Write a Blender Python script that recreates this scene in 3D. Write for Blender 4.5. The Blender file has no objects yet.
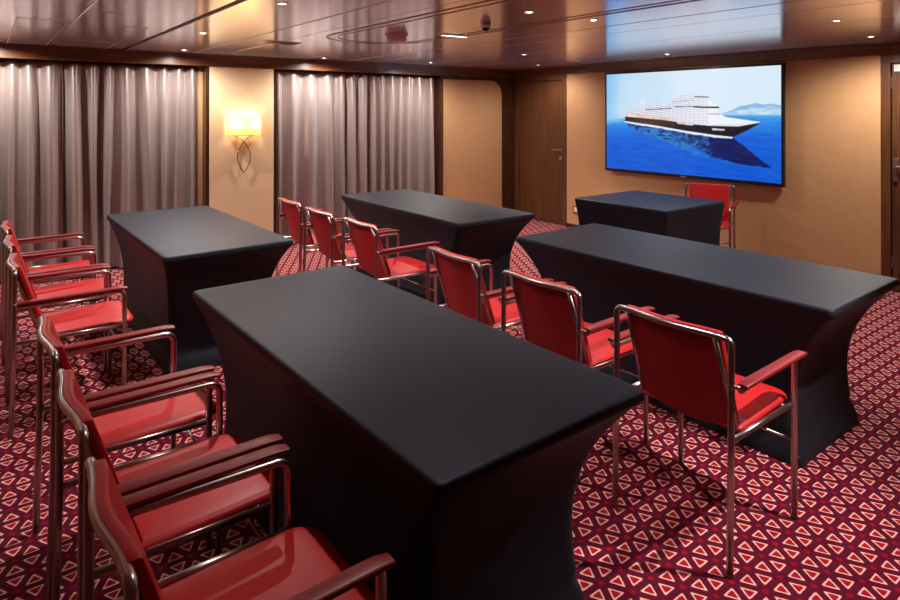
import bpy, bmesh, math, random
from mathutils import Vector, Matrix
R = math.radians
PI = math.pi
col = bpy.context.scene.collection
scene = bpy.context.scene

# ------------------------------------------------------------------ materials
def srgb(r, g, b):
    def f(c):
        c /= 255.0
        return c / 12.92 if c <= .04045 else ((c + .055) / 1.055) ** 2.4
    return (f(r), f(g), f(b), 1)

def mat(name):
    m = bpy.data.materials.new(name); m.use_nodes = True
    nt = m.node_tree; return m, nt, nt.nodes['Principled BSDF']

def simple(name, c, rough=.5, metal=0.0, spec=.5, **kw):
    m, nt, b = mat(name)
    b.inputs['Base Color'].default_value = c
    b.inputs['Roughness'].default_value = rough
    b.inputs['Metallic'].default_value = metal
    b.inputs['Specular IOR Level'].default_value = spec
    for k, v in kw.items():
        b.inputs[k.replace('_', ' ')].default_value = v
    return m

def node(nt, t, **kw):
    n = nt.nodes.new(t)
    for k, v in kw.items(): setattr(n, k, v)
    return n

def math_n(nt, op, a, b=None, c=None, clamp=False):
    n = nt.nodes.new('ShaderNodeMath'); n.operation = op; n.use_clamp = clamp
    for i, v in enumerate((a, b, c)):
        if v is None: continue
        if isinstance(v, (int, float)): n.inputs[i].default_value = v
        else: nt.links.new(v, n.inputs[i])
    return n.outputs[0]

def smooth(nt, v, lo, hi):
    n = nt.nodes.new('ShaderNodeMapRange'); n.interpolation_type = 'SMOOTHSTEP'
    n.inputs['From Min'].default_value = lo; n.inputs['From Max'].default_value = hi
    nt.links.new(v, n.inputs['Value']); return n.outputs['Result']

def mixc(nt, fac, a, b):
    n = nt.nodes.new('ShaderNodeMix'); n.data_type = 'RGBA'
    if isinstance(fac, (int, float)): n.inputs[0].default_value = fac
    else: nt.links.new(fac, n.inputs[0])
    for i, v in ((6, a), (7, b)):
        if isinstance(v, tuple): n.inputs[i].default_value = v
        else: nt.links.new(v, n.inputs[i])
    return n.outputs[2]

def objco(nt): return node(nt, 'ShaderNodeTexCoord').outputs['Object']

def noise(nt, vec, scale, detail=3, stretch=None):
    n = node(nt, 'ShaderNodeTexNoise')
    n.inputs['Scale'].default_value = scale; n.inputs['Detail'].default_value = detail
    if stretch:
        mp = node(nt, 'ShaderNodeMapping'); mp.inputs['Scale'].default_value = stretch
        nt.links.new(vec, mp.inputs['Vector']); vec = mp.outputs[0]
    nt.links.new(vec, n.inputs['Vector'])
    return n.outputs['Fac']

def bump(nt, b, h, strength, dist):
    n = node(nt, 'ShaderNodeBump'); n.inputs['Strength'].default_value = strength
    n.inputs['Distance'].default_value = dist
    nt.links.new(h, n.inputs['Height']); nt.links.new(n.outputs[0], b.inputs['Normal'])

def carpet_mat():
    m, nt, b = mat('carpet_weave')
    co = objco(nt)
    sx = node(nt, 'ShaderNodeSeparateXYZ'); nt.links.new(co, sx.inputs[0])
    x, y = sx.outputs[0], sx.outputs[1]
    H = .0866
    # phase fitted so that a triangle sits where the photograph has one
    x0, y0 = -1.314 + .0577, 1.896
    ds = []
    for ang in (60, 180, 300):
        cx, cy = math.cos(R(ang)) / H, math.sin(R(ang)) / H
        v = math_n(nt, 'ADD', math_n(nt, 'MULTIPLY', math_n(nt, 'SUBTRACT', x, x0), cx),
                   math_n(nt, 'MULTIPLY', math_n(nt, 'SUBTRACT', y, y0), cy))
        ds.append(math_n(nt, 'FRACT', math_n(nt, 'ADD', v, 100.0)))
    s = math_n(nt, 'ADD', math_n(nt, 'ADD', ds[0], ds[1]), ds[2])
    two = math_n(nt, 'GREATER_THAN', s, 1.5)
    es = []
    for d in ds:
        inv = math_n(nt, 'SUBTRACT', 1.0, d)
        # two ? 1-d : d
        es.append(math_n(nt, 'ADD', math_n(nt, 'MULTIPLY', two, inv),
                         math_n(nt, 'MULTIPLY', math_n(nt, 'SUBTRACT', 1.0, two), d)))
    mn = math_n(nt, 'SMOOTH_MIN', math_n(nt, 'SMOOTH_MIN', es[0], es[1], .13), es[2], .13)
    mx = math_n(nt, 'MAXIMUM', math_n(nt, 'MAXIMUM', es[0], es[1]), es[2])
    n1 = noise(nt, co, 140, 1)
    mnj = math_n(nt, 'ADD', mn, math_n(nt, 'MULTIPLY', math_n(nt, 'SUBTRACT', n1, .5), .03))
    band = math_n(nt, 'MULTIPLY', smooth(nt, mnj,    .140, .155), math_n(nt, 'SUBTRACT', 1.0, smooth(nt, mnj, .200, .214)))
    inner = smooth(nt, mnj, .200, .214)
    halo = smooth(nt, mnj, .10, .15)
    dot = smooth(nt, mx, .86, .93)
    speck = smooth(nt, noise(nt, co, 150, 1), .40, .64)
    ground = mixc(nt, speck, srgb(100, 7, 32), srgb(78, 18, 46))
    c = mixc(nt, math_n(nt, 'MULTIPLY', halo, .85), ground, srgb(132, 6, 30))
    c = mixc(nt, dot, c, srgb(150, 10, 34))
    c = mixc(nt, inner, c, srgb(166, 12, 36))
    c = mixc(nt, band, c, srgb(240, 184, 172))
    nt.links.new(c, b.inputs['Base Color'])
    b.inputs['Roughness'].default_value = .95
    b.inputs['Specular IOR Level'].default_value = .15
    return m

def wood_mat(name, c1, c2, rough=.3, grain=(30, 30, 1.2), coat=0.0):
    m, nt, b = mat(name)
    co = objco(nt)
    f = noise(nt, co, 1.6, 5, grain)
    f2 = noise(nt, co, 5, 3, grain)
    t = math_n(nt, 'ADD', math_n(nt, 'MULTIPLY', smooth(nt, f, .3, .7), .7), math_n(nt, 'MULTIPLY', f2, .3), clamp=True)
    nt.links.new(mixc(nt, t, c1, c2), b.inputs['Base Color'])
    b.inputs['Roughness'].default_value = rough
    b.inputs['Coat Weight'].default_value = coat
    b.inputs['Coat Roughness'].default_value = .03
    bump(nt, b, f2, .06, .002)
    return m

def wallpaper_mat(name, c1, c2, scale=14):
    m, nt, b = mat(name)
    co = objco(nt)
    f = noise(nt, co, scale, 6)
    f2 = noise(nt, co, 90, 2, (1, 1, .25))
    t = math_n(nt, 'ADD', math_n(nt, 'MULTIPLY', smooth(nt, f, .25, .75), .6), math_n(nt, 'MULTIPLY', f2, .4), clamp=True)
    nt.links.new(mixc(nt, t, c1, c2), b.inputs['Base Color'])
    b.inputs['Roughness'].default_value = .55
    b.inputs['Specular IOR Level'].default_value = .35
    bump(nt, b, f2, .12, .003)
    return m

def ceiling_mat():
    m, nt, b = mat('lacquered_metal_ceiling')
    co = objco(nt)
    f = noise(nt, co, 2.5, 4, (1, 6, 1))
    nt.links.new(mixc(nt, f, srgb(243, 242, 253), srgb(248, 248, 255)), b.inputs['Base Color'])
    b.inputs['Metallic'].default_value = .60
    b.inputs['Specular IOR Level'].default_value = .9
    b.inputs['Roughness'].default_value = .165
    w = noise(nt, co, 9, 2, (1, 3, 1))
    bump(nt, b, w, .05, .01)
    return m

def fabric_black():
    m, nt, b = mat('black_stretch_fabric')
    co = objco(nt)
    b.inputs['Base Color'].default_value = (.0175, .0190, .0255, 1)
    b.inputs['Roughness'].default_value = .5
    b.inputs['Specular IOR Level'].default_value = .22
    b.inputs['Specular Tint'].default_value = srgb(205, 218, 255)
    bump(nt, b, noise(nt, co, 900, 1), .15, .001)
    return m

def leather_red(name, c1, c2, rough):
    m, nt, b = mat(name)
    co = objco(nt)
    f = noise(nt, co, 6, 3)
    nt.links.new(mixc(nt, f, c1, c2), b.inputs['Base Color'])
    b.inputs['Roughness'].default_value = rough
    b.inputs['Specular IOR Level'].default_value = .4
    bump(nt, b, noise(nt, co, 260, 2), .08, .001)
    return m

def curtain_mat():
    m, nt, b = mat('grey_mauve_satin')
    co = objco(nt)
    f = noise(nt, co, 60, 3, (1, 1, .02))
    g = noise(nt, co, 220, 2)
    t = math_n(nt, 'ADD', math_n(nt, 'MULTIPLY', f, .6), math_n(nt, 'MULTIPLY', g, .4))
    nt.links.new(mixc(nt, t, srgb(156, 140, 136), srgb(196, 179, 173)), b.inputs['Base Color'])
    b.inputs['Roughness'].default_value = .38
    b.inputs['Metallic'].default_value = .55
    b.inputs['Specular IOR Level'].default_value = .6
    b.inputs['Sheen Weight'].default_value = .2
    bump(nt, b, g, .1, .002)
    return m

def emit(name, c, strength, base=None):
    m, nt, b = mat(name)
    b.inputs['Base Color'].default_value = base or c
    b.inputs['Emission Color'].default_value = c
    b.inputs['Emission Strength'].default_value = strength
    return m

M = {}
M['carpet'] = carpet_mat()
M['wood'] = wood_mat('walnut_veneer', srgb(70, 40, 22), srgb(108, 66, 38), .35)
M['dark_wood'] = wood_mat('dark_stained_wood', srgb(52, 30, 20), srgb(80, 46, 28), .25, (30, 30, 1.2))
M['fascia'] = wood_mat('glossy_dark_cornice', srgb(78, 45, 26), srgb(108, 66, 38), .3, (1.5, 1.5, 30), .5)
M['wall'] = wallpaper_mat('tan_wallcovering', srgb(192, 146, 101), srgb(200, 155, 110))
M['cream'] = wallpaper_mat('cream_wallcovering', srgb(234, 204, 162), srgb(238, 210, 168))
M['plain'] = simple('dim_plaster', srgb(150, 122, 96), .7)
M['ceiling'] = ceiling_mat()
M['groove'] = simple('groove_bronze', srgb(70, 38, 34), .35, .6)
M['track'] = simple('track_bronze', srgb(128, 96, 94), .3, .7)
M['seam'] = simple('pale_seam', srgb(226, 206, 200), .35, .5)
M['fabric'] = fabric_black()
M['leather'] = leather_red('red_leather', srgb(178, 24, 28), srgb(198, 34, 34), .45)
M['leather_dark'] = leather_red('dark_red_leather', srgb(128, 24, 26), srgb(142, 30, 30), .42)
M['leather_back'] = leather_red('crimson_backing', srgb(164, 13, 24), srgb(176, 18, 30), .5)
M['chrome'] = simple('polished_chrome', (.52, .44, .42, 1), .28, 1)
M['steel'] = simple('brushed_steel', (.6, .58, .55, 1), .28, 1)
M['nickel'] = simple('dark_nickel', (.30, .27, .24, 1), .25, 1)
M['rubber'] = simple('dark_plastic_glide', (.02, .018, .018, 1), .5)
M['curtain'] = curtain_mat()
M['white'] = simple('white_plastic', srgb(232, 226, 220), .35)
M['black'] = simple('black_plastic', (.006, .006, .007, 1), .3)
M['navy'] = simple('dark_lens', (.01, .012, .03, 1), .1)
M['redplast'] = simple('red_brown_plastic', srgb(150, 60, 45), .4)
M['lens'] = emit('lit_lens', (1, .9, .78, 1), 26)
M['bulb'] = emit('lit_bulb', (1, .84, .60, 1), 26)

# ------------------------------------------------------------------ mesh helpers
def link(name, bm, m, parent=None, smooth_=False, recalc=True):
    if recalc: bmesh.ops.recalc_face_normals(bm, faces=bm.faces[:])
    me = bpy.data.meshes.new(name); bm.to_mesh(me); bm.free()
    if m is not None:
        me.materials.append(m)
    if smooth_:
        me.polygons.foreach_set('use_smooth', [True] * len(me.polygons))
        if smooth_ == 'angle':
            me.set_sharp_from_angle(angle=R(38))
    o = bpy.data.objects.new(name, me); col.objects.link(o)
    if parent: o.parent = parent
    return o

def box(bm, a, b, bev=0.0, seg=2):
    c = [(a[i] + b[i]) / 2 for i in range(3)]; s = [abs(b[i] - a[i]) for i in range(3)]
    r = bmesh.ops.create_cube(bm, size=1, matrix=Matrix.Translation(c) @ Matrix.Diagonal((*s, 1)))
    if bev:
        es = list({e for v in r['verts'] for e in v.link_edges})
        bmesh.ops.bevel(bm, geom=es, offset=bev, segments=seg, profile=.5, affect='EDGES')

def fillet(pts, r, n=6):
    """polyline with its inner corners rounded to radius r (float, or one per point)"""
    pts = [Vector(p) for p in pts]; out = [pts[0]]
    for i in range(1, len(pts) - 1):
        p, a, b = pts[i], pts[i - 1], pts[i + 1]
        rr = r[i] if isinstance(r, (list, tuple)) else r
        u = (a - p).normalized(); v = (b - p).normalized()
        ang = u.angle(v)
        if rr <= 0 or ang > PI - .05: out.append(p); continue
        d = min(rr / math.tan(ang / 2), (a - p).length * .49, (b - p).length * .49)
        rr2 = d * math.tan(ang / 2)
        cdir = (u + v).normalized(); c = p + cdir * (rr2 / math.sin(ang / 2))
        s = p + u * d - c; e = p + v * d - c
        tot = s.angle(e); ax = s.cross(e).normalized()
        for k in range(n + 1):
            out.append(c + Matrix.Rotation(tot * k / n, 3, ax) @ s)
    out.append(pts[-1]); return out

def tube(bm, pts, r, n=10, cap=True, closed=False):
    pts = [Vector(p) for p in pts]
    N = len(pts); rings = []; prev = None
    for i in range(N):
        if closed: t = (pts[(i + 1) % N] - pts[i - 1])
        else: t = pts[min(i + 1, N - 1)] - pts[max(i - 1, 0)]
        t.normalize()
        if prev is None:
            ref = Vector((0, 0, 1)) if abs(t.z) < .9 else Vector((1, 0, 0))
            u = t.cross(ref).normalized()
        else:
            u = (prev - t * prev.dot(t)).normalized()
        prev = u; w = t.cross(u)
        rr = r[i] if isinstance(r, (list, tuple)) else r
        rings.append([bm.verts.new(pts[i] + (u * math.cos(2 * PI * k / n) + w * math.sin(2 * PI * k / n)) * rr) for k in range(n)])
    rng = N if closed else N - 1
    for i in range(rng):
        a, b = rings[i], rings[(i + 1) % N]
        for k in range(n):
            bm.faces.new((a[k], a[(k + 1) % n], b[(k + 1) % n], b[k]))
    if cap and not closed:
        bm.faces.new(rings[0][::-1]); bm.faces.new(rings[-1])

def lathe(bm, prof, n=32, at=(0, 0, 0)):
    rings = []
    for (r, z) in prof:
        if r < 1e-6: rings.append([bm.verts.new((at[0], at[1], at[2] + z))])
        else: rings.append([bm.verts.new((at[0] + r * math.cos(2 * PI * k / n), at[1] + r * math.sin(2 * PI * k / n), at[2] + z)) for k in range(n)])
    for a, b in zip(rings, rings[1:]):
        for k in range(n):
            k2 = (k + 1) % n
            if len(a) == 1 and len(b) == 1: continue
            if len(a) == 1: bm.faces.new((a[0], b[k], b[k2]))
            elif len(b) == 1: bm.faces.new((a[k], a[k2], b[0]))
            else: bm.faces.new((a[k], a[k2], b[k2], b[k]))

def loft(bm, loops, cap0=True, cap1=True):
    rs = [[bm.verts.new(p) for p in lp] for lp in loops]
    n = len(rs[0])
    for a, b in zip(rs, rs[1:]):
        for k in range(n):
            bm.faces.new((a[k], a[(k + 1) % n], b[(k + 1) % n], b[k]))
    if cap0: bm.faces.new(rs[0][::-1])
    if cap1: bm.faces.new(rs[-1])
    return rs

def poly_extrude(bm, pts, axis, a, b):
    """closed polygon given in two of the axes, extruded along the third from a to b"""
    def P(p, v):
        return (v, p[0], p[1]) if axis == 0 else ((p[0], v, p[1]) if axis == 1 else (p[0], p[1], v))
    loft(bm, [[P(p, a) for p in pts], [P(p, b) for p in pts]])

# ------------------------------------------------------------------ tagging
def thing(name, label, cat, loc=(0, 0, 0), rz=0, group=None):
    o = bpy.data.objects.new(name, None); col.objects.link(o)
    o.location = loc; o.rotation_euler = (0, 0, rz); o.empty_display_size = .1
    o['label'] = label; o['category'] = cat
    if group: o['group'] = group
    return o

def struct(name, bm, m, parent=None, smooth_=False):
    o = link(name, bm, m, parent, smooth_)
    if parent is None: o['kind'] = 'structure'
    return o

def dup(root, loc, rz, label, group=None):
    r = root.copy(); col.objects.link(r); r.location = loc; r.rotation_euler = (0, 0, rz)
    r['label'] = label
    if group: r['group'] = group
    for ch in list(root.children):
        c = ch.copy(); col.objects.link(c); c.parent = r
        for g in list(ch.children):
            d = g.copy(); col.objects.link(d); d.parent = c
    return r

# ------------------------------------------------------------------ the room
XW, YW = -6.74, 6.28          # faces of the curtain wall's panels and of the screen wall
XE, YS = 2.2, -2.0            # unseen sides of the room, behind the camera
ZC = 2.155

bm = bmesh.new(); box(bm, (XW - .45, YS - .1, -.08), (XE + .1, YW + .1, 0)); struct('floor', bm, M['carpet'])
# ceiling: long lacquered panels with fine joints between, dark backing above
bm = bmesh.new()
ys = [YS - .1, -1.3, -.72, -.1, .49, 1.11, 1.745, 2.05, 2.97, 3.50, 3.86, 4.57, 5.25, YW + .1]
gaps = {1.11: .042, 1.745: .012, 3.50: .016}
for a, b in zip(ys, ys[1:]):
    ga = gaps.get(a, .005) / 2; gb = gaps.get(b, .005) / 2
    box(bm, (XW - .4, a + ga, ZC), (XE + .1, b - gb, ZC + .02), .003, 1)
struct('ceiling', bm, M['ceiling'])
bm = bmesh.new(); box(bm, (XW - .4, YS - .1, ZC + .022), (XE + .1, YW + .1, ZC + .08)); struct('ceiling_backing', bm, M['groove'])
# long recessed track with a rounded end, sunk in the ceiling
def track(y0, y1, xl, rad, w, z, name):
    pts = fillet([(XE, y0, z), (xl, y0, z), (xl, y1, z), (XE, y1, z)], rad, 14)
    bm = bmesh.new()
    L, Rr = [], []
    for i, p in enumerate(pts):
        t = (pts[min(i + 1, len(pts) - 1)] - pts[max(i - 1, 0)]).normalized(); nrm = Vector((-t.y, t.x, 0))
        L.append(p + nrm * w / 2); Rr.append(p - nrm * w / 2)
    prof = []
    for i in range(len(pts)):
        prof.append([L[i], Rr[i], Rr[i] + Vector((0, 0, .006)), L[i] + Vector((0, 0, .006))])
    loft(bm, prof)
    return struct(name, bm, M['track'])
track(2.17, 3.05, -4.80, .43, .020, ZC - .003, 'trim_1')
track(2.25, 2.97, -4.70, .35, .009, ZC - .003, 'trim_2')
# pale seams of the access hatches towards the curtains
bm = bmesh.new()
def seam(x0, y0, x1, y1, w=.007):
    box(bm, (min(x0, x1) - w / 2, min(y0, y1) - w / 2, ZC - .0015), (max(x0, x1) + w / 2, max(y0, y1) + w / 2, ZC + .002))
seam(-4.78, .18, -4.78, .47); seam(-6.62, .18, -6.62, .47); seam(-6.68, .18, -4.78, .18); seam(-6.68, .47, -4.78, .47)
seam(-4.2, .52, -4.2, .68); seam(-4.82, .76, -4.82, .95); seam(-6.68, .95, -4.82, .95); seam(-6.1, .62, -6.1, .9)
struct('trim_3', bm, M['seam'])

# screen wall
D1 = (-6.70, -5.70)           # far door with its frame
D2 = (-2.05, -1.0)            # door at the right with its frame
bm = bmesh.new()
box(bm, (D1[1], YW, 0), (D2[0], YW + .12, 2.06))
box(bm, (D2[1], YW, 0), (XE + .1, YW + .12, 2.06))
box(bm, (XW - .4, YW + .1, 0), (D1[1], YW + .14, 2.16)); box(bm, (D2[0], YW + .1, 0), (D2[1], YW + .14, 2.16))
struct('wall_screen_side', bm, M['wall'])
bm = bmesh.new(); box(bm, (XW - .1, YW - .02, 2.048), (XE + .1, YW + .13, ZC - .001), .004); struct('trim_4', bm, M['fascia'])
bm = bmesh.new()
box(bm, (D1[1] + .002, YW - .012, 0), (D2[0] - .002, YW + .001, .05), .003); struct('baseboard_screen_side', bm, M['dark_wood'])

def door(name, x0, x1, hand, top):
    bm = bmesh.new(); fw = .075
    for a, b in ((x0, x0 + fw), (x1 - fw, x1)):
        box(bm, (a, YW - .012, 0), (b, YW + .1, top), .004)
    box(bm, (x0 + fw, YW - .012, top - fw), (x1 - fw, YW + .1, top), .004)
    f = struct(name, bm, M['wood'])
    bm = bmesh.new(); box(bm, (x0 + fw + .004, YW + .014, .008), (x1 - fw - .004, YW + .06, top - fw - .004), .003)
    link('door_leaf', bm, M['wood'] if hand > 0 else M['wood'], f)
    return f
d1 = door('door_1', D1[0], D1[1], 1, 2.047)
d2 = door('door_2', D2[0] + .0, D2[1], -1, 2.047)
def lever(px, pz, sgn, parent, big=False):
    h = bmesh.new(); yb = YW + .014
    if big:
        box(h, (px - .024, yb - .008, pz - .13), (px + .024, yb, pz + .07), .004)
    else:
        box(h, (px - .02, yb - .006, pz - .02), (px + .02, yb, pz + .02), .004)
        box(h, (px - .02, yb - .006, pz - .13), (px + .02, yb, pz - .09), .004)
    tube(h, fillet([(px, yb, pz), (px, yb - .045, pz), (px + sgn * .12, yb - .045, pz)], .015, 5), .0085, 10)
    o = link('door_handle', h, M['chrome'] if big else M['steel'], parent, 'angle')
    if big:
        t = bmesh.new(); tube(t, [(px, yb - .004, pz - .1), (px, yb - .03, pz - .1)], .012, 12)
        tube(t, [(px + .004, yb - .028, pz - .115), (px + .004, yb - .028, pz - .085)], .006, 8)
        link('thumb_turn', t, M['chrome'], o, 'angle')
lever(-5.825, 1.02, -1, d1)
lever(-1.945, 1.08, 1, d2, True)
bm = bmesh.new(); box(bm, (-1.955, YW + .009, 1.90), (-1.78, YW + .0135, 1.96), .001, 1)
link('door_sign', bm, M['white'], d2)
for z in (.25, 1.80):
    bm = bmesh.new(); tube(bm, [(D2[0] + .079, YW + .010, z - .05), (D2[0] + .079, YW + .010, z + .05)], .007, 8)
    link('hinge', bm, M['steel'], d2, 'angle')

# curtain wall: a back wall, the sconce pilaster, the framed corner panel
bm = bmesh.new(); box(bm, (XW - .42, YS - .1, 0), (XW - .26, YW + .1, 2.16)); struct('wall_curtain_side', bm, M['plain'])
bm = bmesh.new(); box(bm, (XW - .25, YS - .1, 2.027), (XW + .02, YW - .021, ZC - .001), .004); struct('trim_5', bm, M['fascia'])
PIL = (1.925, 2.62)
bm = bmesh.new(); box(bm, (XW - .25, PIL[0], 0), (XW, PIL[1], 2.026), .003); struct('wall_pilaster', bm, M['cream'])
bm = bmesh.new(); box(bm, (XW - .25, PIL[0] - .036, 0), (XW - .012, PIL[0] - .001, 2.026), .003); struct('trim_6', bm, M['dark_wood'])
bm = bmesh.new(); box(bm, (XW - .25, PIL[0] - .078, 0), (XW - .13, PIL[0] - .037, 2.026), .002); struct('trim_7', bm, M['wall'])
bm = bmesh.new(); box(bm, (XW - .25, PIL[1] + .001, 0), (XW - .05, PIL[1] + .03, 2.026), .003); struct('trim_8', bm, M['dark_wood'])
# corner panel: tan field with a rounded upper corner set in dark wood
P0, P1, PT, PR = 4.98, 6.05, 1.985, .20
bm = bmesh.new()
box(bm, (XW - .25, P0 + .0, 0), (XW - .02, YW - .03, 2.026), .003)
struct('wall_corner_back', bm, M['dark_wood'])
def panel_outline(y0, y1, z1, r, n=10):
    pts = [(y0, .03), (y1, .03)]
    for k in range(n + 1):
        a = PI / 2 * k / n
        pts.append((y1 - r + r * math.cos(a), z1 - r + r * math.sin(a)))
    pts.append((y0, z1)); return pts
bm = bmesh.new(); poly_extrude(bm, panel_outline(P0, P1, PT, PR), 0, XW - .0215, XW - .006); struct('wall_corner_panel', bm, M['wall'])
# dark wood surround standing a little proud, following the rounded corner
bm = bmesh.new()
inn = [(P1, .0)] + panel_outline(P0, P1, PT, PR)[2:-1] + [(P0, PT)]
out = []
for (y, z) in inn:
    if z < PT - PR + 1e-4: out.append((YW - .03, z))
    elif y < P1 - PR + 1e-4: out.append((y, 2.025))
    else: out.append((YW - .03, 2.025) if abs(y - (P1 - PR + PR * math.cos(PI / 4))) < 1e-4 else ((YW - .03, 2.025 - .0) if False else (YW - .03 if z < PT - PR + PR * math.sin(PI / 4) else y + (YW - .03 - P1) * ((y - (P1 - PR)) / PR) ** 1, z if z < PT - PR + PR * math.sin(PI / 4) else 2.025)))
n = len(inn)
v0 = [[bm.verts.new((x, *p)) for p in inn] for x in (XW - .02, XW + .012)]
v1 = [[bm.verts.new((x, *p)) for p in out] for x in (XW - .02, XW + .012)]
for k in range(n - 1):
    bm.faces.new((v0[1][k], v0[1][k + 1], v1[1][k + 1], v1[1][k]))
    bm.faces.new((v0[0][k], v0[0][k + 1], v0[1][k + 1], v0[1][k]))
    bm.faces.new((v1[0][k], v1[0][k + 1], v1[1][k + 1], v1[1][k]))
struct('trim_9', bm, M['dark_wood'])
bm = bmesh.new(); box(bm, (XW - .2, YW - .03, 0), (XW + .012, YW + .1, 2.026), .003); struct('trim_10', bm, M['dark_wood'])
bm = bmesh.new(); box(bm, (XW + .0125, YW - .005, 0), (D1[0] - .001, YW + .1, 2.026)); struct('trim_11', bm, M['dark_wood'])
bm = bmesh.new(); box(bm, (XW - .25, P0 - .032, 0), (XW + .008, P0 - .0005, 2.026), .003); struct('trim_12', bm, M['dark_wood'])
# the two walls behind the viewpoint
bm = bmesh.new(); box(bm, (XE, YS - .1, 0), (XE + .1, YW + .1, 2.16)); struct('wall_far_side', bm, M['wall'])
bm = bmesh.new(); box(bm, (XW - .4, YS - .1, 0), (XE + .1, YS, 2.16)); struct('wall_rear', bm, M['wall'])

# ------------------------------------------------------------------ curtains
def curtain(name, y0, y1, seed, label, group, x=XW - .13):
    rnd = random.Random(seed)
    knots = [y0]; 
    while knots[-1] < y1 - .06:
        knots.append(knots[-1] + rnd.choice((.11, .13, .15, .19)) * rnd.uniform(.85, 1.2))
    sc = (y1 - y0) / (knots[-1] - y0); knots = [y0 + (k - y0) * sc for k in knots]
    amps = [rnd.uniform(.062, .088) for _ in knots]
    lean = [rnd.uniform(-.035, .035) for _ in knots]
    zs = [.012, .02, .15, .4, .7, 1.0, 1.3, 1.6, 1.8, 1.92, 1.985, 2.012]
    bm = bmesh.new(); rows = []
    per = 14
    for z in zs:
        h = z / 2.0
        row = []
        for i in range(len(knots) - 1):
            a, b = knots[i], knots[i + 1]
            a2 = a + lean[i] * (1 - h) * 1.0 if 0 < i else a
            b2 = b + lean[i + 1] * (1 - h) * 1.0 if i + 1 < len(knots) - 1 else b
            for k in range(per):
                t = k / per
                s = math.sin(PI * t)
                am = amps[i] * (.62 + .38 * (1 - h)) * (1 if z < 1.9 else .8)
                # broad rounded front, narrow deep valley
                prof = (1 - math.cos(2 * PI * t)) - 1
                yy = a2 + (b2 - a2) * t + .006 * math.sin(z * 2.3 + i * 1.7) * s
                xx = x + am * prof * .9 + .006 * math.sin(z * 3.1 + i * 2.1)
                row.append(bm.verts.new((xx, yy, z)))
        row.append(bm.verts.new((x - .03, y1, z)))
        rows.append(row)
    for a, b in zip(rows, rows[1:]):
        for k in range(len(a) - 1):
            bm.faces.new((a[k], a[k + 1], b[k + 1], b[k]))
    o = link(name, bm, M['curtain'], None, True)
    sm = o.modifiers.new('thickness', 'SOLIDIFY'); sm.thickness = .003; sm.offset = -1
    o['label'] = label; o['category'] = 'curtain'; o['group'] = group
    return o
curtain('curtain', -1.7, .622, 3, 'grey mauve curtain hanging behind the row of armchairs, cut by the photo edge', 'drawn curtains')
curtain('curtain', .626, 1.845, 12, 'grey mauve curtain hanging beside the sconce pilaster, behind the cream lit strip of wall', 'drawn curtains')
curtain('curtain', 2.655, 3.60, 21, 'grey mauve curtain just past the lit wall lamp, on its far side', 'drawn curtains')
curtain('curtain', 3.61, 4.945, 30, 'grey mauve curtain next to the tan panel in the room corner', 'drawn curtains')

# ------------------------------------------------------------------ tables in stretch covers
def cover_mesh(L, W, H, ix, iy, seed=0):
    NS, NE = 30, 16
    def loop(hx, hy, sx, sy, z, r):
        pts = []
        cs = [(-hx, -hy), (hx, -hy), (hx, hy), (-hx, hy)]
        for k in range(4):
            (ax, ay), (bx, by) = cs[k], cs[(k + 1) % 4]
            n = NS if k % 2 == 0 else NE
            ln = math.hypot(bx - ax, by - ay); ux, uy = (bx - ax) / ln, (by - ay) / ln; nx, ny = -uy, ux
            sag = sy if k % 2 == 0 else sx
            # rounded corner at the start of this side
            cx_, cy_ = ax + ux * r + nx * r, ay + uy * r + ny * r
            for q in range(5):
                a = (q / 5 - 1) * PI / 2
                dx, dy = math.sin(a), -math.cos(a)
                pts.append((cx_ + ux * dx * r + nx * dy * r, cy_ + uy * dx * r + ny * dy * r, z))
            for j in range(n):
                t = j / n; t = t * .5 + (.5 - .5 * math.cos(PI * t)) * .5
                d = r + (ln - 2 * r) * t
                inn = sag * math.sin(PI * t)
                pts.append((ax + ux * d + nx * inn, ay + uy * d + ny * inn, z))
        return pts
    hx, hy = L / 2, W / 2
    loops = []
    # underside hem up to the edge
    zs = []
    n = 26
    for i in range(n + 1):
        zs.append(i / n)
    top = H - .030
    for u in zs:                         # u from floor (0) to underside of the top edge (1)
        z = .004 + (top - .004) * u
        v = 1 - u                        # 0 at the top edge
        pull = 1 - math.exp(-v * 3.6)    # sharp pull-in beneath the edge
        pull /= (1 - math.exp(-3.6))
        waist = math.sin(PI * min(1, v * 1.05)) ** 1.0
        hem = max(0, (v - .84) / .16)
        cx = ix * (pull + .30 * waist) - .012 * hem
        cy = iy * (pull + .30 * waist) - .010 * hem
        groove = .008 if abs(u - 4 / n) < 1e-6 else 0
        sx = .035 * waist + .004 * v; sy = .035 * waist + .006 * v
        loops.append(loop(hx - cx - groove, hy - cy - groove, sx, sy, z, .022 + .02 * min(1, v * 3)))
    loops.append(loop(hx + .001, hy + .001, 0, 0, top + .004, .022))
    for a in (0, 20, 45, 70, 90):
        rr = .011
        loops.append(loop(hx - rr + rr * math.cos(R(a)), hy - rr + rr * math.cos(R(a)), 0, 0, H - rr + rr * math.sin(R(a)), .022))
    # top face as shrinking loops
    for s in (.97, .93):
        d = (1 - s)
        loops.append(loop((hx - .011) * s, (hy - .011) * s, 0, 0, H, .022 * s))
    bm = bmesh.new(); loft(bm, loops, cap0=False)
    return bm

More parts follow.
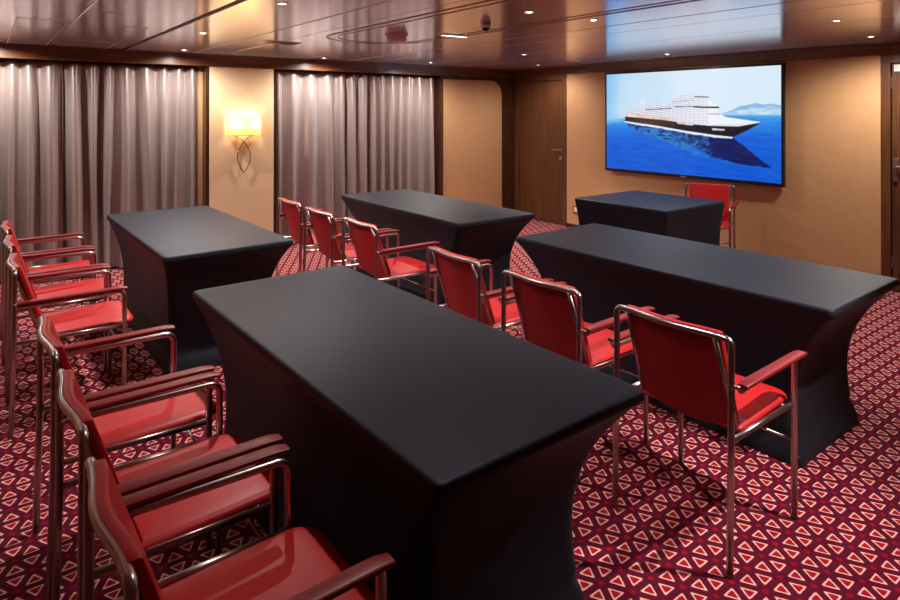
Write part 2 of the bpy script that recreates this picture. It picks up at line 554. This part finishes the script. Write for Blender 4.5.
def table(name, c, th, L, W, label, group, ix=.165, iy=.068):
    H = .744
    t = thing(name, label, 'table', (c[0], c[1], 0), R(th), group)
    L += .012; W += .012
    link('stretch_cover', cover_mesh(L, W, H, ix, iy), M['fabric'], t, True)
    # four bottom pockets pulled over the table feet
    for sx in (-1, 1):
        for sy in (-1, 1):
            bm = bmesh.new()
            x, y = sx * (L / 2 - ix + .004), sy * (W / 2 - iy + .002)
            box(bm, (x - .035, y - .035, .001), (x + .006 * 0 + .035, y + .035, .05), .014, 3)
            bmesh.ops.translate(bm, vec=(-sx * .034, -sy * .034, 0), verts=bm.verts[:])
            link('foot_pocket', bm, M['fabric'], t, True)
    return t
GT = 'long tables under black stretch covers'
table('covered_table', (-2.045, 1.172), 1.0, 1.865, .76, 'long black covered table in front of the camera, the largest and nearest', GT)
table('covered_table', (-4.64, 1.19), .8, 1.80, .76, 'long black covered table by the curtain and the lit wall lamp', GT)
table('covered_table', (-4.485, 3.155), -.6, 1.90, .75, 'long black covered table in front of the curtain next to the tan corner panel', GT)
table('covered_table', (-2.03, 3.187), .6, 1.875, .79, 'long black covered table between the wall screen and the nearest red armchairs facing it', GT)
table('covered_table', (-3.45, 4.90), 0, .965, .91, 'small square black covered table below the wall screen', None, .022, .022)

# ------------------------------------------------------------------ armchair
TR = .0115
def make_chair(label):
    t = thing('armchair', label, 'armchair')
    XL, YR, ZT = .232, -.235, .792
    # rear legs and the curved top rail are one bent tube
    bow = []
    for k in range(-9, 10):
        x = k / 9 * .185
        bow.append((x, YR - .018 * math.cos(PI * x / (2 * .185)) ** 2, ZT))
    pts = [(-XL, YR - .014, .006), (-XL, YR - .002, .45), (-XL, YR, ZT)] + bow[::1] + [(XL, YR, ZT), (XL, YR - .002, .45), (XL, YR - .014, .006)]
    rad = [0, 0, .036] + [0] * len(bow) + [.036, 0, 0]
    bm = bmesh.new(); tube(bm, fillet(pts, rad, 7), TR, 12); link('back_frame', bm, M['chrome'], t, True)
    # slanted supports of the backrest
    for s in (-1, 1):
        bm = bmesh.new()
        tube(bm, [(s * .176, YR - .006, ZT - .006), (s * .184, YR + .055, .62), (s * .190, YR + .118, .437)], .0085, 10)
        link('back_support', bm, M['chrome'], t, True)
    # backrest panel: curved, leaning, a little higher than the rail
    def back(thick0, thick1, hw, z0, z1, name, m, up=0):
        bm = bmesh.new(); nx, nz = 16, 12
        def pt(i, j, d):
            x = (i / nx * 2 - 1) * hw
            z = z0 + (z1 - z0) * j / nz
            f = (z - .437) / (ZT - .437)
            y = YR + .118 * (1 - f) + .0 - (.018 * min(1, max(0, f * .75 + .25))) * math.cos(PI * x / (2 * .185)) ** 2
            # rounded lower edge of the panel
            zz = z - (.035 * math.cos(PI * x / (2 * .2)) if j == 0 else .035 * (1 - j / nz) * math.cos(PI * x / (2 * .2)))
            return (x, y + d, zz)
        front = [[bm.verts.new(pt(i, j, thick1)) for j in range(nz + 1)] for i in range(nx + 1)]
        rear = [[bm.verts.new(pt(i, j, thick0)) for j in range(nz + 1)] for i in range(nx + 1)]
        for i in range(nx):
            for j in range(nz):
                bm.faces.new((front[i][j], front[i + 1][j], front[i + 1][j + 1], front[i][j + 1]))
                bm.faces.new((rear[i][j + 1], rear[i + 1][j + 1], rear[i + 1][j], rear[i][j]))
        edge_f = [front[i][0] for i in range(nx + 1)] + [front[nx][j] for j in range(1, nz + 1)] + [front[i][nz] for i in range(nx - 1, -1, -1)] + [front[0][j] for j in range(nz - 1, 0, -1)]
        edge_r = [rear[i][0] for i in range(nx + 1)] + [rear[nx][j] for j in range(1, nz + 1)] + [rear[i][nz] for i in range(nx - 1, -1, -1)] + [rear[0][j] for j in range(nz - 1, 0, -1)]
        n = len(edge_f); sides = []
        for k in range(n):
            sides.append(bm.faces.new((edge_f[k], edge_r[k], edge_r[(k + 1) % n], edge_f[(k + 1) % n])))
        bm.normal_update()
        es = [e for e in bm.edges if len(e.link_faces) == 2 and e.calc_face_angle(0) > R(50)]
        bmesh.ops.bevel(bm, geom=es, offset=min(.006, abs(thick1 - thick0) * .4), segments=2, affect='EDGES', profile=.5)
        return link(name, bm, m, t, 'angle')
    back(.004, .030, .192, .452, .806, 'backrest', M['leather'])
    back(-.004, .0035, .178, .452, ZT - .014, 'back_panel', M['leather_back'])
    # seat cushion: rounded front corners, slightly crowned
    def seat_outline(gx, y0, y1, rf, rb, n=6):
        o = []
        for cx, cy, r, a0 in ((gx - rb, y0 + rb, rb, -90), (gx - rf, y1 - rf, rf, 0), (-gx + rf, y1 - rf, rf, 90), (-gx + rb, y0 + rb, rb, 180)):
            for k in range(n + 1):
                a = R(a0 + 90 * k / n); o.append((cx + r * math.cos(a), cy + r * math.sin(a)))
        return o
    gx, y0, y1 = .212, YR + .105, .298
    def lp(d, z): return [(x, y, z - (.012 * max(0, (y - .18) / .118) ** 2) - .016 * (1 - (y - y0) / (y1 - y0))) for x, y in seat_outline(gx - d, y0 + d, y1 - d, .075 - d * .6, .02 - min(d, .015) * .8)]
    bm = bmesh.new()
    loft(bm, [lp(.02, .445), lp(.004, .447), lp(0, .452), lp(.002, .460), lp(.008, .466), lp(.025, .469), lp(.065, .4705)])
    link('seat', bm, M['leather'], t, True)
    # seat rails
    for s in (-1, 1):
        bm = bmesh.new(); tube(bm, [(s * (XL - .004), YR + .004, .447), (s * .232, .232, .440)], .010, 10); link('seat_rail', bm, M['chrome'], t, True)
    bm = bmesh.new(); tube(bm, [(-.230, .20, .434), (.230, .20, .434)], .008, 8); link('seat_crossbar', bm, M['chrome'], t, True)
    bm = bmesh.new(); tube(bm, [(-.190, YR + .118, .437), (.190, YR + .118, .437)], .008, 8); link('seat_crossbar', bm, M['chrome'], t, True)
    bm = bmesh.new(); tube(bm, [(-.238, .236, .30), (.238, .236, .30)], .0055, 8); link('stretcher', bm, M['chrome'], t, True)
    # arm: front leg bends back under the pad and is pinned to the rear leg
    for s in (-1, 1):
        bm = bmesh.new()
        p = fillet([(s * .238, .236, .006), (s * .240, .236, .627), (s * .256, YR + .035, .627)], .034, 7)
        p += [Vector((s * .258, YR + .012, .627))]
        tube(bm, p, TR, 12); link('front_leg', bm, M['chrome'], t, True)
        bm = bmesh.new(); tube(bm, [(s * XL, YR, .636), (s * .262, YR + .008, .636)], .0075, 10)
        bmesh.ops.create_uvsphere(bm, u_segments=10, v_segments=6, radius=.014, matrix=Matrix.Translation((s * XL, YR, .636)))
        link('arm_pin', bm, M['chrome'], t, True)
        # pad
        bm = bmesh.new()
        loops = []
        N = 16
        for i in range(N + 1):
            q = i / N; y = YR + .008 + (.244 - YR - .008) * q
            w = .0215
            zb, zt = .638, .655
            if q > .9: zt -= .006 * ((q - .9) / .1) ** 2; w -= .004 * ((q - .9) / .1) ** 2
            if q < .06: w -= .005 * (1 - q / .06); zt -= .004 * (1 - q / .06)
            x = s * .266
            sec = []
            for k in range(16):
                a = 2 * PI * k / 16
                cx = math.copysign(abs(math.cos(a)) ** .5, math.cos(a)); cz = math.copysign(abs(math.sin(a)) ** .6, math.sin(a))
                sec.append((x + w * cx, y, (zb + zt) / 2 + (zt - zb) / 2 * cz))
            loops.append(sec)
        loft(bm, loops); ar = link('armrest', bm, M['leather_dark'], t, 'angle'); ar['label'] = 'darker red armrest pad'
    for (x, y) in ((-XL, YR - .014), (XL, YR - .014), (-.238, .236), (.238, .236)):
        bm = bmesh.new(); lathe(bm, [(0, 0), (.0115, 0), (.013, .002), (.013, .008), (.011, .011), (0, .011)], 14, (x, y, 0)); link('glide', bm, M['nickel'], t, 'angle')
    return t

GC = 'red leather armchairs with chrome tube frames'
spots = [
    (-1.338, 2.255, 1.5, 'red leather armchair at the open carpet end of its row, its legs fully in view'),
    (-2.005, 2.255, 1.5, 'red leather armchair second from the open carpet in the row facing the screen'),
    (-2.63, 2.245, -1, 'red leather armchair at the gap between the two tables nearest the screen wall'),
    (-3.765, 2.305, 0, 'red leather armchair at the far covered table, its seat and near armrest in view'),
    (-4.375, 2.285, 1, 'red leather armchair in the middle of the three at the far covered table'),
    (-4.995, 2.31, 1, 'red leather armchair closest to the curtain and wall lamp at the far covered table'),
    (-1.362, .432, .5, 'red leather armchair nearest the camera, cut off by the bottom of the photo'),
    (-1.955, .43, 1, 'red leather armchair second from the camera along the nearest table'),
    (-2.555, .42, 1, 'red leather armchair third from the camera, at the curtain end of the nearest table'),
    (-3.862, .366, 0, 'red leather armchair fourth from the camera, first one beyond the gap in the row'),
    (-4.462, .366, 0, 'red leather armchair fifth from the camera, next to last before the curtain'),
    (-5.075, .366, 0, 'red leather armchair last in the row, its back against the grey curtain'),
    (-3.40, 5.79, 203, 'red leather armchair under the wall screen, facing into the room behind the square table'),
]
ch0 = make_chair(spots[0][3]); ch0['group'] = GC
ch0.location = (spots[0][0], spots[0][1], 0); ch0.rotation_euler = (0, 0, R(spots[0][2]))
for x, y, a, lab in spots[1:]:
    dup(ch0, (x, y, 0), R(a), lab, GC)

# ------------------------------------------------------------------ screen
def screen_picture(u, v):
    """colour (sRGB 0-255) of the picture at u (0 left..1 right), v (0 bottom..1 top)"""
    return None
TX0, TX1, TZ0, TZ1, TYF = -4.995, -2.842, .815, 2.026, 6.205
tv = thing('wall_screen', 'large wall mounted flat screen showing a cruise ship on blue sea', 'television', ((TX0 + TX1) / 2, YW, TZ0))
def tl(x, y, z): return (x - (TX0 + TX1) / 2, y - YW, z - TZ0)
bm = bmesh.new(); box(bm, tl(TX0, TYF + .004, TZ0), tl(TX1, TYF + .045, TZ1), .004); link('housing', bm, M['black'], tv)
bm = bmesh.new(); bz = .022
a, b = tl(TX0, TYF, TZ0), tl(TX1, TYF + .01, TZ1)
box(bm, a, (b[0], b[1], a[2] + bz + .012), .002); box(bm, (a[0], a[1], b[2] - bz), b, .002)
box(bm, (a[0], a[1], a[2] + bz + .012), (a[0] + bz, b[1], b[2] - bz), .002); box(bm, (b[0] - bz, a[1], a[2] + bz + .012), (b[0], b[1], b[2] - bz), .002)
link('bezel', bm, M['black'], tv)
bm = bmesh.new(); box(bm, (-.25, .045 - (YW - TYF), .35), (.25, 0, .85), .004); link('wall_bracket', bm, M['black'], tv)
bm = bmesh.new(); box(bm, (-.035, TYF - YW - .004, .006), (.035, TYF - YW + .001, .020), .001, 1); link('maker_badge', bm, M['steel'], tv)

NU, NV = 400, 236
def lerp(a, b, t): return tuple(x + (y - x) * t for x, y in zip(a, b))
def inside(poly, x, y):
    c = False; n = len(poly); j = n - 1
    for i in range(n):
        xi, yi = poly[i]; xj, yj = poly[j]
        if (yi > y) != (yj > y) and x < (xj - xi) * (y - yi) / (yj - yi) + xi: c = not c
        j = i
    return c
rnd = random.Random(5)
def vn(x, y, s):
    ix, iy = math.floor(x * s), math.floor(y * s); fx, fy = x * s - ix, y * s - iy
    def h(i, j): return ((math.sin(i * 127.1 + j * 311.7) * 43758.5453) % 1)
    fx = fx * fx * (3 - 2 * fx); fy = fy * fy * (3 - 2 * fy)
    return (h(ix, iy) * (1 - fx) + h(ix + 1, iy) * fx) * (1 - fy) + (h(ix, iy + 1) * (1 - fx) + h(ix + 1, iy + 1) * fx) * fy
# picture space: X 0..1 to the right, Y 0..1 downwards
hull = [(0.132, 0.447), (0.385, 0.479), (0.551, 0.513), (0.659, 0.526), (0.795, 0.526), (0.911, 0.485), (0.838, 0.561), (0.77, 0.621), (0.659, 0.606), (0.513, 0.578), (0.317, 0.531), (0.13, 0.495)]
white = [(0.13, 0.447), (0.145, 0.381), (0.22, 0.36), (0.232, 0.339), (0.265, 0.339), (0.398, 0.327), (0.437, 0.276), (0.508, 0.227), (0.564, 0.224), (0.624, 0.252), (0.636, 0.282), (0.688, 0.333), (0.696, 0.358),
         (0.692, 0.401), (0.734, 0.443), (0.839, 0.467), (0.911, 0.485), (0.795, 0.53), (0.659, 0.53), (0.551, 0.517), (0.385, 0.483)]
funnel = [(0.232, 0.345), (0.234, 0.274), (0.26, 0.271), (0.267, 0.344)]
shadow = [(0.133, 0.509), (0.317, 0.547), (0.513, 0.593), (0.659, 0.616), (0.77, 0.626), (0.838, 0.711), (0.901, 0.808), (0.96, 0.875), (0.859, 0.868), (0.75, 0.842), (0.658, 0.812), (0.563, 0.721), (0.384, 0.67), (0.191, 0.573)]
refl = [(0.133, 0.509), (0.317, 0.547), (0.513, 0.593), (0.635, 0.617), (0.681, 0.849), (0.562, 0.801), (0.384, 0.691), (0.191, 0.573)]
wake = [(0.129, 0.496), (0.317, 0.528), (0.513, 0.574), (0.659, 0.604), (0.77, 0.619), (0.764, 0.638), (0.658, 0.628), (0.513, 0.599), (0.317, 0.552), (0.129, 0.511)]
def ridge(X):
    pts = [(.70, .42), (.74, .391), (.796, .354), (.861, .332), (.934, .321), (1.01, .34)]
    for (xa, ya), (xb, yb) in zip(pts, pts[1:]):
        if xa <= X <= xb: return ya + (yb - ya) * (X - xa) / (xb - xa) + .02 * (vn(X, 0, 26) - .5)
    return 9
def picture(X, Y):
    hor = .480 - .058 * min(1, X / .76)
    haze = min(1, abs(Y - hor) / .03)
    if Y < hor:
        c = lerp((160, 208, 242), (216, 234, 249), min(1, X / .5))
        c = lerp(c, (222, 236, 250), .5 * vn(X * 1.3 + 3, Y * 2, 4))
        c = lerp((118, 186, 238), c, .30 + .70 * min(1, X / .10))
        r_ = ridge(X)
        if Y > r_:
            k = (Y - r_) / max(.02, .42 - r_)
            c = lerp((128, 178, 224), (222, 237, 249), min(1, k * (.4 + 1.3 * vn(X * 2, Y * 3, 18))))
        c = lerp((150, 204, 242), c, .4 + .6 * haze)
    else:
        d = (Y - hor) / (1 - hor)
        c = lerp((70, 164, 234), (4, 100, 218), min(1, d * 2.6))
        c = lerp(c, (0, 82, 208), min(1, d) * .8)
        c = lerp((150, 206, 242), c, min(1, max(0, (d - .02) / .10 + X * 1.2)))
        k = vn(X * .5, Y * 2.4, 30) * .5 + vn(X * .6, Y * 2.2, 80) * .5
        c = lerp(c, (24, 128, 238), max(0, k - .45) * 1.0)
        c = lerp(c, (0, 46, 158), max(0, .44 - k) * .8)
        c = lerp((110, 186, 240), c, .35 + .65 * haze)
        if inside(shadow, X + .014 * (vn(X, Y * 3, 60) - .5), Y + .012 * (vn(X + 7, Y, 50) - .5)):
            c = lerp((2, 14, 66), (6, 36, 116), vn(X * .6, Y * 3, 40))
        if inside(refl, X + .02 * (vn(X, Y, 40) - .5), Y):
            w = vn(X * 2, Y * 2.5, 26) * (1 - abs(X - .38) * 1.6)
            c = lerp(c, (36, 124, 204), min(1, max(0, w - .10) * 1.9))
            if vn(X * 2.2, Y * 3, 52) > .86: c = lerp(c, (120, 184, 220), .55)
    if inside(wake, X, Y + .008 * (vn(X, 0, 40) - .5)): c = (226, 238, 249)
    if inside(funnel, X, Y): c = (222, 230, 240)
    if inside(white, X, Y):
        # decks: white bands with shaded balcony rows, following the sheer of the ship
        base = .447 + (X - .13) * .19 if X < .55 else .527 - (X - .55) * .02
        k = (base - Y) / .021
        fr = k % 1
        c = (240, 243, 249)
        if X < .64 and k > .6:
            bal = .5 + .5 * math.sin(X * 260)
            c = lerp((240, 243, 249), (150, 156, 192), (.68 if fr < .5 else .10) * (.6 + .4 * bal))
            c = lerp(c, (250, 251, 253), min(.42, max(0, (X - .36) * 1.4)))
        if .13 < X < .50 and 0.2 < k < 2.0: c = lerp(c, lerp((226, 178, 140), (248, 226, 206), vn(X, Y, 50)), .75)
        if X > .64 and (.412 < Y < .420 and X < .72): c = (150, 160, 186)
    for (xa, ya, xb, yb, w, cc) in ((.563, .350, .697, .356, .0075, (26, 32, 58)), (.45, .348, .565, .345, .004, (84, 90, 120)), (.564, .253, .642, .260, .0045, (74, 84, 118)),
                               (.27, .378, .43, .362, .0045, (92, 96, 126)), (.437, .300, .56, .285, .0025, (150, 158, 186))):
        if xa <= X <= xb and abs(Y - (ya + (yb - ya) * (X - xa) / (xb - xa))) < w: c = cc
    if inside(hull, X, Y):
        c = (20, 17, 32)
        if X < .46: c = lerp(c, (112, 70, 58), max(0, .9 - abs(X - .26) * 4) * (.35 + .5 * vn(X, Y, 30)))
    if .66 < X < .911 and inside([(.60, .515), (.795, .500), (.911, .4855), (.80, .520), (.62, .527)], X, Y): c = (226, 231, 239)
    for (xa, xb, y0, sl) in ((.463, .557, .504, .16), (.661, .728, .556, .06)):
        if xa < X < xb and abs(Y - (y0 + (X - xa) * sl)) < .0085: c = lerp((150, 152, 166), (250, 250, 252), vn(X, Y, 120))
    return c
bm = bmesh.new()
lay = bm.verts.layers.float_color.new('picture')
x0, x1 = tl(TX0 + bz, 0, 0)[0], tl(TX1 - bz, 0, 0)[0]; z0, z1 = bz + .012, (TZ1 - TZ0) - bz
yy = TYF - YW + .003
grid = []
for j in range(NV + 1):
    row = []
    for i in range(NU + 1):
        X, Y = i / NU, 1 - j / NV
        v = bm.verts.new((x0 + (x1 - x0) * X, yy, z0 + (z1 - z0) * (1 - Y)))
        sm_ = [picture(X + a_ / NU, Y + b_ / NV) for a_, b_ in ((-.25, -.25), (.25, -.25), (-.25, .25), (.25, .25))]
        v[lay] = srgb(*[sum(q[k] for q in sm_) / 4 for k in range(3)]); row.append(v)
    grid.append(row)
for j in range(NV):
    for i in range(NU):
        bm.faces.new((grid[j][i], grid[j][i + 1], grid[j + 1][i + 1], grid[j + 1][i]))
m, nt, b = mat('lit_screen')
at = node(nt, 'ShaderNodeAttribute'); at.attribute_name = 'picture'
b.inputs['Base Color'].default_value = (.004, .004, .005, 1); b.inputs['Roughness'].default_value = .25
nt.links.new(at.outputs['Color'], b.inputs['Emission Color']); b.inputs['Emission Strength'].default_value = .80
SCREEN = b
link('screen', bm, m, tv, recalc=False)

# ------------------------------------------------------------------ wall lamp
SY, SZ = 2.277, 1.39
la = thing('wall_lamp', 'lit wall lamp with amber shade and looped metal stem on the cream pilaster', 'lamp', (XW, SY, SZ))
bm = bmesh.new()
HW, HH, DP = .187, .098, .11
arc = []
for k in range(25):
    q = k / 24 * 2 - 1
    yv = HW * q
    xv = DP * (1 - abs(q) ** 5) ** .5
    arc.append((max(.004, xv), yv))
loft_l = [[(x, y, z) for x, y in arc] for z in (-HH, HH)]
rs = [[bm.verts.new(p) for p in lp_] for lp_ in loft_l]
for k in range(24): bm.faces.new((rs[0][k], rs[0][k + 1], rs[1][k + 1], rs[1][k]))
m, nt, b = mat('amber_shade')
nt.nodes.remove(b)
dif = node(nt, 'ShaderNodeBsdfDiffuse'); tra = node(nt, 'ShaderNodeBsdfTranslucent'); mx = node(nt, 'ShaderNodeMixShader'); mx.inputs[0].default_value = .6
co = objco(nt); wv = noise(nt, co, 160, 2, (1, 1, .15))
cshade = mixc(nt, wv, srgb(236, 196, 134), srgb(228, 184, 118))
nt.links.new(cshade, dif.inputs[0]); nt.links.new(cshade, tra.inputs[0])
nt.links.new(dif.outputs[0], mx.inputs[1]); nt.links.new(tra.outputs[0], mx.inputs[2])
nt.links.new(mx.outputs[0], nt.nodes['Material Output'].inputs[0])
sh = link('lamp_shade', bm, m, la, True)
bm = bmesh.new()
for z in (-HH, HH): tube(bm, [(x, y, z) for x, y in arc], .0028, 6)
link('shade_rim', bm, M['nickel'], sh, True)
for s in (-1, 1):
    bm = bmesh.new(); bmesh.ops.create_uvsphere(bm, u_segments=14, v_segments=8, radius=.017, matrix=Matrix.Translation((.06, s * .085, 0)) @ Matrix.Diagonal((1, 1, 1.5, 1)))
    link('bulb', bm, M['bulb'], la, True)
    bm = bmesh.new(); tube(bm, [(.002, s * .085, -.055), (.06, s * .085, -.055), (.06, s * .085, -.02)], .008, 8); link('bulb_holder', bm, M['nickel'], la, True)
# stem: two arcs that cross and meet in a point
for s in (-1, 1):
    P = [(s * -.12, -HH + .002), (s * -.07, -.112), (s * -.03, -.138), (0, -.170), (s * .038, -.225), (s * .064, -.290), (s * .068, -.345), (s * .054, -.405), (s * .028, -.462), (s * .002, -.496)]
    pts = []
    for i in range(len(P) - 1):
        p0 = P[max(i - 1, 0)]; p1 = P[i]; p2 = P[i + 1]; p3 = P[min(i + 2, len(P) - 1)]
        for k in range(5):
            t_ = k / 5
            f = lambda a: .5 * ((2 * p1[a]) + (-p0[a] + p2[a]) * t_ + (2 * p0[a] - 5 * p1[a] + 4 * p2[a] - p3[a]) * t_ ** 2 + (-p0[a] + 3 * p1[a] - 3 * p2[a] + p3[a]) * t_ ** 3)
            pts.append((.028 + s * .005, f(0), f(1)))
    pts.append((.028 + s * .003, P[-1][0], P[-1][1]))
    bm = bmesh.new(); tube(bm, pts, .0055, 8); link('stem', bm, M['nickel'], la, True)
bm = bmesh.new(); tube(bm, [(.0005, 0, -.17), (.03, 0, -.17)], .006, 10); tube(bm, [(.0005, 0, .0), (.012, 0, .0)], .045, 20); link('wall_plate', bm, M['nickel'], la, True)

# ------------------------------------------------------------------ small fittings
so = thing('wall_socket', 'small white socket in a red brown frame low on the wall by the far door', 'socket', (-5.53, YW, .245))
bm = bmesh.new(); box(bm, (-.055, -.012, -.05), (.055, 0, .05), .005); link('frame', bm, M['redplast'], so)
bm = bmesh.new(); box(bm, (-.028, -.017, -.024), (.034, -.0125, .036), .004); link('insert', bm, M['white'], so)

def at_ceiling(name, label, cat, x, y): return thing(name, label, cat, (x, y, ZC))
sm = at_ceiling('smoke_detector', 'round white smoke detector on the ceiling inside the curved track', 'smoke detector', -4.05, 2.55)
bm = bmesh.new(); lathe(bm, [(0, 0), (.088, 0), (.088, -.014), (.08, -.018), (0, -.018)], 32); link('base', bm, M['white'], sm, 'angle')
bm = bmesh.new(); lathe(bm, [(0, -.0185), (.074, -.0185), (.076, -.05), (.068, -.062), (.03, -.068), (0, -.069)], 32); link('cover', bm, M['white'], sm, True)
cs = at_ceiling('ceiling_sensor', 'small dark ceiling sensor hanging between the smoke detector and screen', 'sensor', -3.17, 2.70)
bm = bmesh.new(); lathe(bm, [(0, 0), (.042, 0), (.042, -.02), (.03, -.035), (0, -.035)], 24); link('body', bm, M['steel'], cs, 'angle')
bm = bmesh.new(); lathe(bm, [(0, -.0355), (.026, -.0355), (.022, -.05), (.012, -.058), (0, -.06)], 24); link('lens', bm, M['navy'], cs, True)
sp = at_ceiling('ceiling_speaker', 'flat round grille on the ceiling above the far door', 'speaker', -5.0, 5.62)
bm = bmesh.new(); lathe(bm, [(0, 0), (.095, 0), (.095, -.006), (.08, -.009), (0, -.009)], 32); link('rim', bm, M['seam'], sp, 'angle')
bm = bmesh.new(); lathe(bm, [(0, -.0095), (.076, -.0095), (0, -.0105)], 32); link('grille', bm, M['steel'], sp, True)
sv = at_ceiling('ceiling_vent', 'dark slotted ceiling vent near the wall lamp', 'vent', -5.2, 2.08)
bm = bmesh.new(); box(bm, (-.09, -.16, -.006), (.09, .16, 0), .003); link('frame', bm, M['steel'], sv)
for k in range(5):
    bm = bmesh.new(); box(bm, (-.07 + k * .03, -.14, -.0085), (-.05 + k * .03, .14, -.0062), .001, 1); link('slat', bm, M['groove'], sv)
sl = at_ceiling('strip_light', 'narrow lit strip in the ceiling next to the small dark sensor', 'light', -3.86, 2.965)
bm = bmesh.new(); box(bm, (-.035, -.13, -.008), (.035, .13, 0), .003); link('housing', bm, M['white'], sl)
bm = bmesh.new(); box(bm, (-.02, -.115, -.011), (.02, .115, -.0082), .001, 1); link('diffuser', bm, emit('strip_glow', (1, .9, .8, 1), 1.6), sl)

# ------------------------------------------------------------------ downlights
WARM = (1.0, .94, .885)
def spot(parent, power, ang, blend, size=.02, aim=None):
    l = bpy.data.lights.new('downlight_beam', 'SPOT'); l.energy = power; l.color = WARM
    l.spot_size = R(ang); l.spot_blend = blend; l.shadow_soft_size = size
    o = bpy.data.objects.new('downlight_beam', l); col.objects.link(o); o.parent = parent; o.location = (0, 0, -.012)
    if aim:                                   # a swivelled lamp
        l.spot_size = R(62); l.spot_blend = 1
        v = Vector((aim[0] - parent.location.x, aim[1] - parent.location.y, -ZC))
        o.rotation_euler = v.to_track_quat('-Z', 'Y').to_euler()
    return o
dl0 = None
DL = [
    (-3.19, 1.286, 50, 'ceiling downlight at the top edge of the photo, straight over the nearest table'),
    (-4.776, 1.315, 54, 'ceiling downlight above the table by the lit wall lamp'),
    (-6.25, 1.546, 27, 'ceiling downlight by the dark cornice, before the lit wall lamp'),
    (-6.29, 3.018, 31, 'ceiling downlight by the dark cornice, just past the lit wall lamp'),
    (-6.12, 4.331, 32, 'ceiling downlight by the dark cornice, before the tan corner panel'),
    (-2.60, 2.545, 14, 'ceiling downlight above the row of armchairs, nearer the smoke detector of the bright pair'),
    (-2.584, 3.10, 20, 'ceiling downlight above the table facing the screen, next to the blue reflection'),
    (-4.645, 4.475, 50, 'ceiling downlight before the far door, the farther in from the wall'),
    (-5.635, 5.675, 14, 'ceiling downlight right above the far wooden door'),
    (-3.719, 5.602, 11, 'ceiling downlight in the blue reflection just above the screen'),
    (-1.663, 4.356, 20, 'ceiling downlight to the right of the screen, nearer the viewer of two'),
    (-1.868, 5.523, 34, 'ceiling downlight close to the cornice beside the door with the white sign'),
]
OUT = [(-1.6, 1.30, 16), (-.35, 2.75, 90), (-6.3, .1, 27), (-6.3, -1.1, 20), (-2.9, -.6, 7)]
GD = 'round recessed downlights in the ceiling'
POW = 2.1
KC = (ZC - 1.5724) / .5676
for i, (x, y, p, lab) in enumerate(DL + [(a, b_, c, 'recessed ceiling downlight beyond the top edge of the photo') for a, b_, c in OUT]):
    if dl0 is None:
        dl0 = at_ceiling('downlight', lab, 'downlight', x * KC, y * KC); dl0['group'] = GD
        bm = bmesh.new(); lathe(bm, [(.019, -.001), (.022, -.004), (.031, -.004), (.033, 0), (.019, 0), (.019, -.001)], 24); link('trim_ring', bm, M['steel'], dl0, 'angle')
        bm = bmesh.new(); lathe(bm, [(0, -.0018), (.0186, -.0018), (.0186, -.0004), (0, -.0004)], 24); link('lens', bm, M['lens'], dl0)
        d = dl0
    else:
        d = dup(dl0, (x * KC, y * KC, ZC), 0, lab, GD if i < len(DL) else 'downlights beyond the frame')
        for c in list(d.children):
            if c.type == 'LIGHT': bpy.data.objects.remove(c)
    spot(d, p * POW, 168 if x < -5.5 or y > 5.4 else 112, .7, aim=(-1.5, 2.3) if x == -.35 else None)
# light inside the lamp shade
for s in (-1, 1):
    l = bpy.data.lights.new('bulb_glow', 'POINT'); l.energy = 2.3; l.color = (1, .80, .56); l.shadow_soft_size = .02
    o = bpy.data.objects.new('bulb_glow', l); col.objects.link(o); o.parent = la; o.location = (.06, s * .085, .03)

# ------------------------------------------------------------------ world, camera, colour
w = bpy.data.worlds.new('World'); scene.world = w; w.use_nodes = True
w.node_tree.nodes['Background'].inputs[0].default_value = (.9, .8, .75, 1)
w.node_tree.nodes['Background'].inputs[1].default_value = .05

cd = bpy.data.cameras.new('camera'); cam = bpy.data.objects.new('camera', cd); col.objects.link(cam)
F = 619.87
cd.sensor_fit = 'HORIZONTAL'; cd.sensor_width = 36; cd.lens = F / 900 * 36
cd.shift_y = (107.19 - 300) / 900
cd.clip_start = .02; cd.clip_end = 50
cam.location = (0, 0, 1.5724)
cam.rotation_euler = (R(90 + .206), 0, R(52.881))
scene.camera = cam
vs = scene.view_settings
vs.view_transform = 'Standard'; vs.look = 'None'; vs.gamma = 1; vs.use_curve_mapping = False
vs.exposure = 0.32
